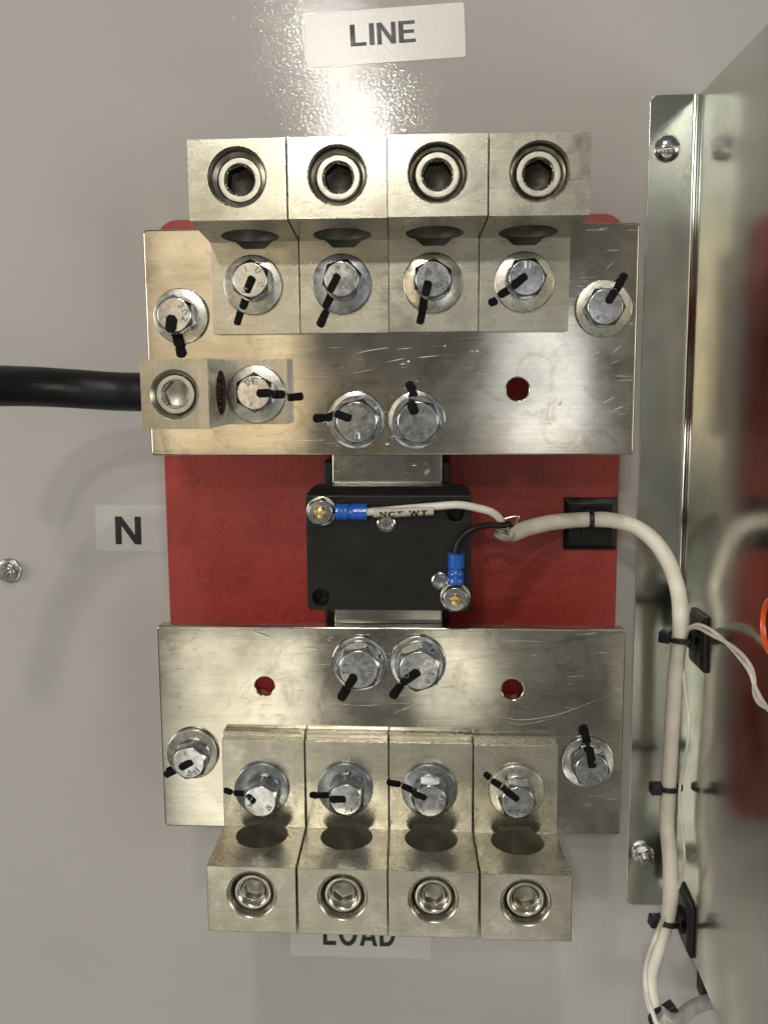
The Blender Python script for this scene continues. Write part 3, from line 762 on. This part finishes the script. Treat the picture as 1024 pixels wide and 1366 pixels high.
bolt('lug', 688.8, 1057, H_T, .95, 'bolt on the rightmost lower lug, slanting segmented mark up to the left', GL,
     [('h', (688, 1065.5), (675.5, 1056)), ('w', (671, 1051), (658, 1042.5)), ('b', (651, 1036), (648.5, 1033.5))], [('B', 2.9), ('S', 3.4), ('C', 3.9), ('O', 4.4)], D(10), 'zincl', w=.0010)
bolt('corner', 783.4, 1018, H_PF, .9, 'bolt at the right end of the lower plate, broken mark pointing up', GC,
     [('h', (789.5, 1020), (786, 1001)), ('w', (782, 987.5), (781, 984)), ('b', (778.5, 976), (777.5, 971))], [('C', 3.4), ('S', 3.9), ('E', 4.4)], D(20), 'zinc', w=.0013)

# ------------------------------------------------------------------ black sensor block
HS = .0665
a = P(407.5, 662, HS); b = P(627.5, 815, HS)
sc_ = ((a.x + b.x) / 2, (a.y + b.y) / 2, H_BOARD)
sen = thing('current_sensor', sc_, 'black plastic sensor block clamped over the link bar', 'sensor')
def loc(px, py, h): return P(px, py, h) - Vector(sc_)
wv0 = b.y - sc_[1]; wv1 = a.y - sc_[1]; wu = (b.x - a.x) / 2; hs = HS - H_BOARD
front = poly_prism(rpoly(-wu, wu, wv0, wv1 + .0035, [.0014, .0014, .0045, .0045], 5), H_PB + .0004 - H_BOARD, hs, flat)
fm = to_mesh(front)
# sloping shoulder along the top
wedge = to_mesh(poly_prism([(wv1 - .0005, hs + .001), (wv1 + .006, hs + .001), (wv1 + .006, hs - .0085)], -.05, .05, lambda p, s: Vector((s, p[0], p[1]))))
h1 = loc(428, 797, HS); h2 = loc(607.5, 684, HS)
cuts = [wedge] + [to_mesh(lathe([(.0035, hs - .008), (.0035, hs + .002)], 28, c=(q.x, q.y, 0))) for q in (h1, h2)]
link_obj('housing', bake(fm, .0009, 3, cuts, bang=24), sen, M['blackp'])
q0 = loc(433, 612, .04); q1 = loc(600, 834, .04)
bk = bake(to_mesh(box_bm(q0.x, q1.x, q1.y, q0.y, .0004, H_PB - .0068 - H_BOARD)), .0015, 2); link_obj('rear_housing', bk, sen, M['blackp'])
for (x, y) in ((515, 698), (587.5, 775)):
    q = loc(x, y, HS)
    s = link_obj('rivet', to_mesh(lathe([(.0036, 0), (.0036, .0007), (.0031, .0010), (.0029, .0006), (.0027, .0006), (.0024, .0010), (0, .0012)], 32)), sen, M['zinc']); s.location = (q.x, q.y, hs - .0001)
nutm = bake(to_mesh(poly_prism(hexpts(.0098), 0, .0036, flat)), .0004, 2)
nutm = hex_head_mesh(.0098, .0036)
for (x, y, rz) in ((428, 682.5, .35), (607, 798, .05)):
    q = loc(x, y, HS + .0040)
    wsh = link_obj('stud_washer', washer_mesh(.0060, .002, .0011), sen, M['zincl']); wsh.location = (q.x, q.y, hs + .0014)
    n_ = link_obj('stud_nut', nutm, sen, M['zinc']); n_.location = (q.x, q.y, hs + .0026); n_.rotation_euler = (0, 0, rz)
    st = link_obj('stud', to_mesh(lathe([(0, -.004), (.0023, -.004), (.0023, .0072), (.0019, .0080), (.0007, .0083), (0, .0083)], 24)), sen, M['brass']); st.location = (q.x, q.y, hs + .0005)

# ------------------------------------------------------------------ lead wires with blue ring terminals
def ring_terminal(parent, ring_c, ang, L0=.0062, L1=.0183):
    """tongue ring lying under the nut, blue crimp barrel pointing along ang"""
    R = Matrix.Rotation(ang, 4, 'Z')
    def put(name, bmx, m, dz=0, ang_=32):
        mm = to_mesh(bmx, ang=ang_); mm.transform(Matrix.Translation(ring_c) @ R); return link_obj(name, mm, parent, m)
    b = lathe([(.0024, .0003), (.0052, .0003), (.0052, .0011), (.0024, .0011)], 30, loop=True)
    box_bm(.0045, L0 + .001, -.0017, .0017, .0002, .0012, b)
    put('ring_tongue', b, M['steel'])
    put('wire_strands', tube([(L0 - .0022, .0004, .0024), (L0 + .001, .0002, .0026)], .0010, 10), M['copper'])
    path = [(L0, 0, .0030), (L0 + .002, 0, .0030), (L0 + .0045, 0, .0030), (L0 + .0060, 0, .0030), (L0 + .0072, 0, .0030), (L1 - .002, 0, .0030), (L1, 0, .0030)]
    put('crimp_sleeve', tube(path, .0033, 24, squash=1.0, rfun=lambda t: 1.02 - .16 * math.exp(-((t - .45) / .09) ** 2) - .07 * math.exp(-((t - .18) / .06) ** 2)), M['blue'], 0, 50)
zb_ = HS + .0001
n1 = P(428, 682.5, HS + .002); n2 = P(607, 798, HS + .002)
wl = thing('white_lead', (n1.x, n1.y, HS), 'white lead wire marked NCT WT from the upper left stud', 'wire')
ring_terminal(wl, Vector((0, 0, 0)), -.0)
o3 = Vector((n1.x, n1.y, HS))
wp = [(.0170, 0, .003), (.0195, .0001, .0032), P(515, 681, HS + .0036) - o3, P(550, 678, HS + .004) - o3, P(580, 675.5, HS + .0045) - o3, P(612, 673.5, HS + .004) - o3, P(640, 678.5, HS + .002) - o3, P(657, 684, HS) - o3, P(667, 694, HS - .003) - o3, P(670, 706, HS - .006) - o3]
link_obj('insulation', to_mesh(tube(wp, .00155, 16)), wl, M['white'])
s0 = P(498, 683.5, HS + .004) - o3; s1 = P(578, 679.5, HS + .0048) - o3; s1.y -= .0003
link_obj('marker_sleeve', to_mesh(tube([s0, s0.lerp(s1, .35) + Vector((0, -.0002, 0)), s0.lerp(s1, .7), s1], .0020, 20)), wl, M['sleeve'])
tx = sign_mesh('NCT WT', .018, .036, -.0018, .0004, 0, .00004)
L_ = (s1 - s0).length
for v in tx.vertices:
    x = (v.co.x - .018) / .018; yy = v.co.y; e = v.co.z
    base = s0.lerp(s1, .10 + .80 * x); 
    v.co = base + Vector((0, yy, math.sqrt(max(0, .00206 ** 2 - min(abs(yy), .0020) ** 2)) + .00022 + e))
link_obj('marker_text', tx, wl, M['ink'])

bl = thing('black_lead', (n2.x, n2.y, HS), 'thin black lead wire from the lower right stud of the sensor', 'wire')
ring_terminal(bl, Vector((0, 0, 0)), PI / 2 - .02)
o4 = Vector((n2.x, n2.y, HS))
bp = [(.0001, .0170, .003), (.0002, .0195, .0030), P(611, 724, HS + .003) - o4, P(620, 712, HS + .003) - o4, P(636, 704, HS + .002) - o4, P(652, 700.5, HS) - o4, P(668, 701, HS - .001) - o4, P(680, 699, HS - .0035) - o4]
link_obj('insulation', to_mesh(tube(bp, .00125, 14)), bl, M['rubber'])

# ------------------------------------------------------------------ steel bracket on the right
H_FL = .0016
fx0 = avg(P(868, 130, H_FL).x, P(833, 1205, H_FL).x); XB = avg(P(932, 125, .003).x, P(896, 1208, .003).x)
fz1 = P(895, 126, H_FL).y; fz0 = P(862, 1207, H_FL).y
br = thing('steel_bracket', (XB, (fz0 + fz1) / 2, 0), 'tall galvanised steel bracket standing out from the panel at the right', 'bracket')
oc = Vector((XB, (fz0 + fz1) / 2, 0))
rb = .0026
bm = poly_prism(rpoly(fx0 - oc.x, -rb, fz0 - oc.y, fz1 - oc.y, [.0035, 0, 0, .0035], 6), .0001, H_FL, flat)
link_obj('flange', bake(to_mesh(bm), .0003, 2), br, M['galv'])
prof = [(-rb + .00005, H_FL - .0001)]
prof = []
for i in range(9):
    a_ = -PI / 2 + (PI / 2) * i / 8
    prof.append((-rb + rb * math.cos(a_), H_FL + rb + rb * math.sin(a_)))
prof += [(0, .30)]
outer = [(H_FL, .30), (H_FL, H_FL + rb)]
for i in range(1, 9):
    a_ = 0 - (PI / 2) * i / 8
    outer.append((-rb + (rb + H_FL - .0002) * math.cos(a_), H_FL + rb + (rb + H_FL - .0002) * math.sin(a_)))
bm = poly_prism(prof + outer, fz0 - oc.y + .0003, fz1 - oc.y - .0003, lambda p, s: Vector((p[0], s, p[1])))
link_obj('side_plate', to_mesh(bm, ang=25), br, M['galv'])

# slotted screw
q = P(890, 198, .003)
ss = thing('slotted_screw', (q.x, q.y, H_FL), 'slotted round head screw near the top of the bracket', 'screw', None, .1)
dm = to_mesh(lathe([(.0056, 0), (.0056, .0008), (.0051, .0018), (.0040, .0026), (.0024, .0031), (0, .0033)], 40))
sl = to_mesh(box_bm(-.007, .007, -.0006, .0006, .0014, .006))
link_obj('screw_head', bake(dm, 0, 1, [sl]), ss, M['zinc'])
def stud_nut(name, x, y, h, f, ht, sr, sh, label, wr=None):
    q = P(x, y, h)
    t = thing(name, (q.x, q.y, h), label, 'nut', None, .3)
    if wr:
        link_obj('nut_flange', washer_mesh(wr, sr * .9, .0012), t, M['steel'])
    n_ = link_obj('nut_body', hex_head_mesh(f, ht), t, M['steel']); n_.location = (0, 0, .0010)
    link_obj('stud_end', to_mesh(lathe([(sr, 0), (sr, sh - .0006), (sr * .8, sh), (0, sh)], 24)), t, M['steel'])
stud_nut('hex_nut', 857, 1140, H_FL, .0082, .0050, .0024, .0095, 'nut on a protruding stud near the foot of the bracket', .0052)
stud_nut('hex_nut', 14, 761, 0, .0088, .0042, .0026, .0070, 'round flanged nut on the bare panel at the left edge', .0059)

# ------------------------------------------------------------------ cable tie mounts
def mount_mesh(s=.0235, t=.0042):
    b = bmesh.new(); k = s / 2
    lathe_ = [(k, 0), (k, .0009), (k * .97, .0013)]
    A = [(-k, -k), (k, -k), (k, k), (-k, k)]
    r0 = [b.verts.new((x, y, .0)) for x, y in A]; r1 = [b.verts.new((x, y, .0014)) for x, y in A]
    r2 = [b.verts.new((x * .80, y * .80, .0026)) for x, y in A]
    for P_, Q_ in ((r0, r1), (r1, r2)):
        for i in range(4): b.faces.new((P_[i], P_[(i + 1) % 4], Q_[(i + 1) % 4], Q_[i]))
    b.faces.new(r2); b.faces.new(r0[::-1])
    base = bake(to_mesh(b), .0003, 2, bang=15)
    sad = bmesh.new(); box_bm(-k * .42, k * .42, -k * .36, -k * .14, .0024, t, sad); box_bm(-k * .42, k * .42, k * .14, k * .36, .0024, t, sad)
    box_bm(-k * .42, k * .42, -k * .36, k * .36, t - .0006, t + .0004, sad)
    return base, bake(to_mesh(sad), .0003, 2)
MB_, MS_ = mount_mesh()
def mount(label, mw):
    t = bpy.data.objects.new('tie_mount', None); COL.objects.link(t); t.matrix_world = mw
    tag(t, label, 'cable mount', 'adhesive cable tie mounts')
    link_obj('mount_base', MB_, t, M['blackp']); link_obj('saddle', MS_, t, M['blackp'])
    return t
q = P(787, 699, H_BOARD + .002)
mount('square black tie mount stuck on the red board', Matrix.Translation((q.x, -H_BOARD - .00005, q.y)) @ ROOT @ Matrix.Rotation(PI / 2, 4, 'Z'))
SIDE = Matrix.Rotation(PI / 2, 4, 'X') @ Matrix.Rotation(-PI / 2, 4, 'Y')     # local +z -> world -X
def side_mat(px, py, off=.0001, rz=0):
    q = PX(px, py, XB - .001)
    return Matrix.Translation((XB - off, -q.z, q.y)) @ SIDE @ Matrix.Rotation(rz, 4, 'Z')
mount('black tie mount halfway up the steel bracket, beside the twisted white wires', side_mat(931, 853, rz=.05))
mount('black tie mount at the foot of the steel bracket', side_mat(914, 1226, rz=.0))

# ------------------------------------------------------------------ the cream cable
XC = XB - .0085
rc = .0034
def cp(px, py, X=None): return PX(px, py, XC if X is None else X)
cpath = [P(671, 711, HS - .010), P(684, 711, HS - .016), P(705, 704, HS - .028), P(735, 697, HS - .039), P(765, 694, H_BOARD + .0100), P(788, 693, H_BOARD + .0092), P(815, 694, H_BOARD + .010),
         P(845, 702, .020), P(870, 720, .024), P(890, 748, .028), cp(903, 785), cp(907, 820), cp(906, 850), cp(901, 890), cp(897, 950), cp(894, 1000), cp(891, 1050), cp(889, 1100), cp(893, 1145), cp(894, 1190), cp(889, 1228),
         cp(874, 1270, XC - .004), cp(866, 1305, XC - .006), cp(871, 1340, XC - .005), cp(886, 1372, XC - .001), cp(905, 1400, XC + .001)]
cc = thing('sheathed_cable', (XC, cpath[12].y, cpath[12].z), 'cream sheathed cable curving off the sensor and down along the bracket', 'cable')
oc2 = Vector((XC, cpath[12].y, cpath[12].z))
def wpath(l, o_): return [Vector(p) - o_ for p in l]
link_obj('sheath', to_mesh(tube(wpath(cpath, oc2), rc, 24, smooth=10, rfun=lambda t: 1 + .018 * math.sin(t * 61) + .012 * math.sin(t * 143 + 1))), cc, M['cream'])
fo = bmesh.new()
e0 = [P(672, 712, HS - .006), P(661, 705, HS - .005), P(668, 694, HS - .003), P(690, 688.5, HS), P(687, 698, HS - .001), P(679, 705, HS - .004)]
tube(wpath(e0, oc2), .0004, 8, fo); 
tube(wpath([P(664, 703, HS - .004), P(672, 706, HS - .005), P(676, 715, HS - .010)], oc2), .0011, 8, fo)
link_obj('drain_wire', to_mesh(fo), cc, M['steel'])
link_obj('torn_end', to_mesh(tube(wpath([P(664, 711, HS - .007), P(670, 713, HS - .009), P(678, 712.5, HS - .0125)], oc2), .0033, 18, rfun=lambda t: .62 + .4 * t)), cc, M['clearj'])

# thin wires
def wire(name, pts, r_, m, label, cat='wire', group=None, segs=10):
    pts = [Vector(p) for p in pts]; o_ = pts[0].copy()
    return single(name, to_mesh(tube([p - o_ for p in pts], r_, segs)), m, label, cat, group, tuple(o_))
XW = XB - .0055
wire('thin_wire', [cp(909, 858, XW), cp(910, 880, XW), cp(913, 920, XW), cp(918, 960, XW), cp(916, 995, XW), cp(909, 1030, XW), cp(906, 1052, XW), cp(906, 1085, XW), cp(911, 1125, XW), cp(912, 1150, XW), cp(906, 1180, XW), cp(895, 1200, XW - .001)], .00065, M['white'],
     'thin white wire bowing out along the right of the cream cable')
wire('thin_wire', [cp(884, 1225, XC - .004), cp(874, 1250, XC - .010), cp(862, 1285, XC - .012), cp(861, 1315, XC - .012), cp(868, 1345, XC - .011), cp(880, 1380, XC - .008)], .0010, M['white'], 'thin pale wire looping left of the cable at the bottom')
tp = [(914, 852, .0), (918, 840, .002), (930, 835.5, .003), (945, 842, .003), (962, 853, .002), (980, 868, .002), (996, 886, .004), (1003, 902, .005), (1006, 920, .006), (1015, 938, .008), (1030, 950, .010), (1050, 960, .012)]
cen = catmull([cp(x, y, XW - d) for x, y, d in tp], 6)
for s, lab in ((0, 'brighter strand of the twisted white pair leaving to the right'), (PI, 'duller strand of the twisted white pair leaving to the right')):
    pts = []
    for i, p in enumerate(cen):
        a_ = i * .20 + s; k_ = .0009 if i > 2 else .0004
        pts.append(p + Vector((math.sin(a_) * k_ * .6, math.cos(a_) * k_, 0)))
    o_ = pts[0].copy()
    single('twisted_wire', to_mesh(tube([p - o_ for p in pts], .00068, 10, smooth=2)), M['white'] if s == 0 else M['cream'], lab, 'wire', 'twisted pair of white wires', tuple(o_))

# orange grommet on the side plate
q = PX(1035, 836, XB)
gm = to_mesh(lathe([(.0078, -.0004), (.0078, .0014), (.0085, .0022), (.0095, .0018), (.0098, -.0004)], 44, loop=True), ang=60)
gr = thing('grommet', (0, 0, 0), 'orange ring grommet cut off by the right edge of the photo', 'grommet')
gr.matrix_world = Matrix.Translation((XB - .0005, -q.z, q.y)) @ SIDE
link_obj('grommet_ring', gm, gr, M['orange'])
link_obj('hole_disc', to_mesh(lathe([(.0079, 0), (.0079, .0006), (0, .0006)], 36)), gr, M['dark'])  # dark disc in place of the hole, its shade is in the colour

# cable ties
def tie(p, d, r_, label, headdir, w_=.0024, extra=0.0, tail=.0):
    """band round a cable at p (u,v,h); d = cable direction; headdir = outward direction of the lock"""
    p = Vector(p); d = Vector(d).normalized(); n = Vector(headdir); n = (n - d * n.dot(d)).normalized(); b_ = d.cross(n)
    t = thing('cable_tie', tuple(p), label, 'cable tie', 'black cable ties')
    bm = bmesh.new(); K = 30; rings = []
    for i in range(K):
        a_ = 2 * PI * i / K; sx = 1 + (extra if math.cos(a_) < 0 else 0)
        e = (n * math.cos(a_) * sx + b_ * math.sin(a_))
        ri, ro = r_ + .00005, r_ + .0011
        rings.append([bm.verts.new(e * rr + d * dd) for rr, dd in ((ri, -w_ / 2), (ro, -w_ / 2 * .8), (ro, w_ / 2 * .8), (ri, w_ / 2))])
    for i in range(K):
        A, B = rings[i], rings[(i + 1) % K]
        for k_ in range(4): bm.faces.new((A[k_], A[(k_ + 1) % 4], B[(k_ + 1) % 4], B[k_]))
    link_obj('strap', to_mesh(bm, ang=40), t, M['tie'])
    hb = box_bm(-.0027, .0027, -.0025, .0025, -.0024, .0026)
    Mx = Matrix((b_, d, n)).transposed().to_4x4(); Mx.translation = n * (r_ + .0020) + b_ * .0008
    hm = bake(to_mesh(hb), .0007, 3); hm.transform(Mx); link_obj('tie_head', hm, t, M['tie'])
    return t
def cable_dir(i): return (cpath[i + 1] - cpath[i - 1])
tie(cpath[5], cable_dir(5), rc, 'cable tie holding the cream cable on the red board', (0, .2, -1), .0022)
tie(cpath[12] + Vector((0, -.0004, 0)), (0, 1, .1), rc + .0004, 'cable tie at the mount halfway up the bracket', (-1, .15, -.5), .0024, .5)
tie(cpath[16], (0, 1, 0), rc + .0006, 'cable tie round the cable alone, between the two bracket mounts', (-1, 0, .1), .0022, .25)
tie(cpath[20], (.15, 1, 0), rc + .0006, 'cable tie at the mount by the foot of the bracket', (-1, .1, .2), .0024, .5)
tie(cpath[23] + (cpath[24] - cpath[23]) * .55, cable_dir(24), rc + .0008, 'cable tie at the bottom edge of the photo', (1, .5, .5), .0024)
# grey sheathed tail passing behind the foot of the bracket
wire('sheath_tail', [P(880, 1352, .040), P(893, 1360, .040), P(908, 1356, .036), P(922, 1345, .032), P(938, 1338, .028), P(960, 1334, .022), P(985, 1330, .018)], .0034, M['clearj'],
     'worn grey sheathed tail passing behind the foot of the bracket', 'cable', None, 20)
q = P(948, 1318, .012)
me = bake(to_mesh(box_bm(-.004, .012, -.008, .008, 0, .012)), .001, 2)
single('rubber_block', me, M['rubber'], 'small black block half hidden behind the foot of the bracket', 'block', None, (q.x, q.y, .0002))
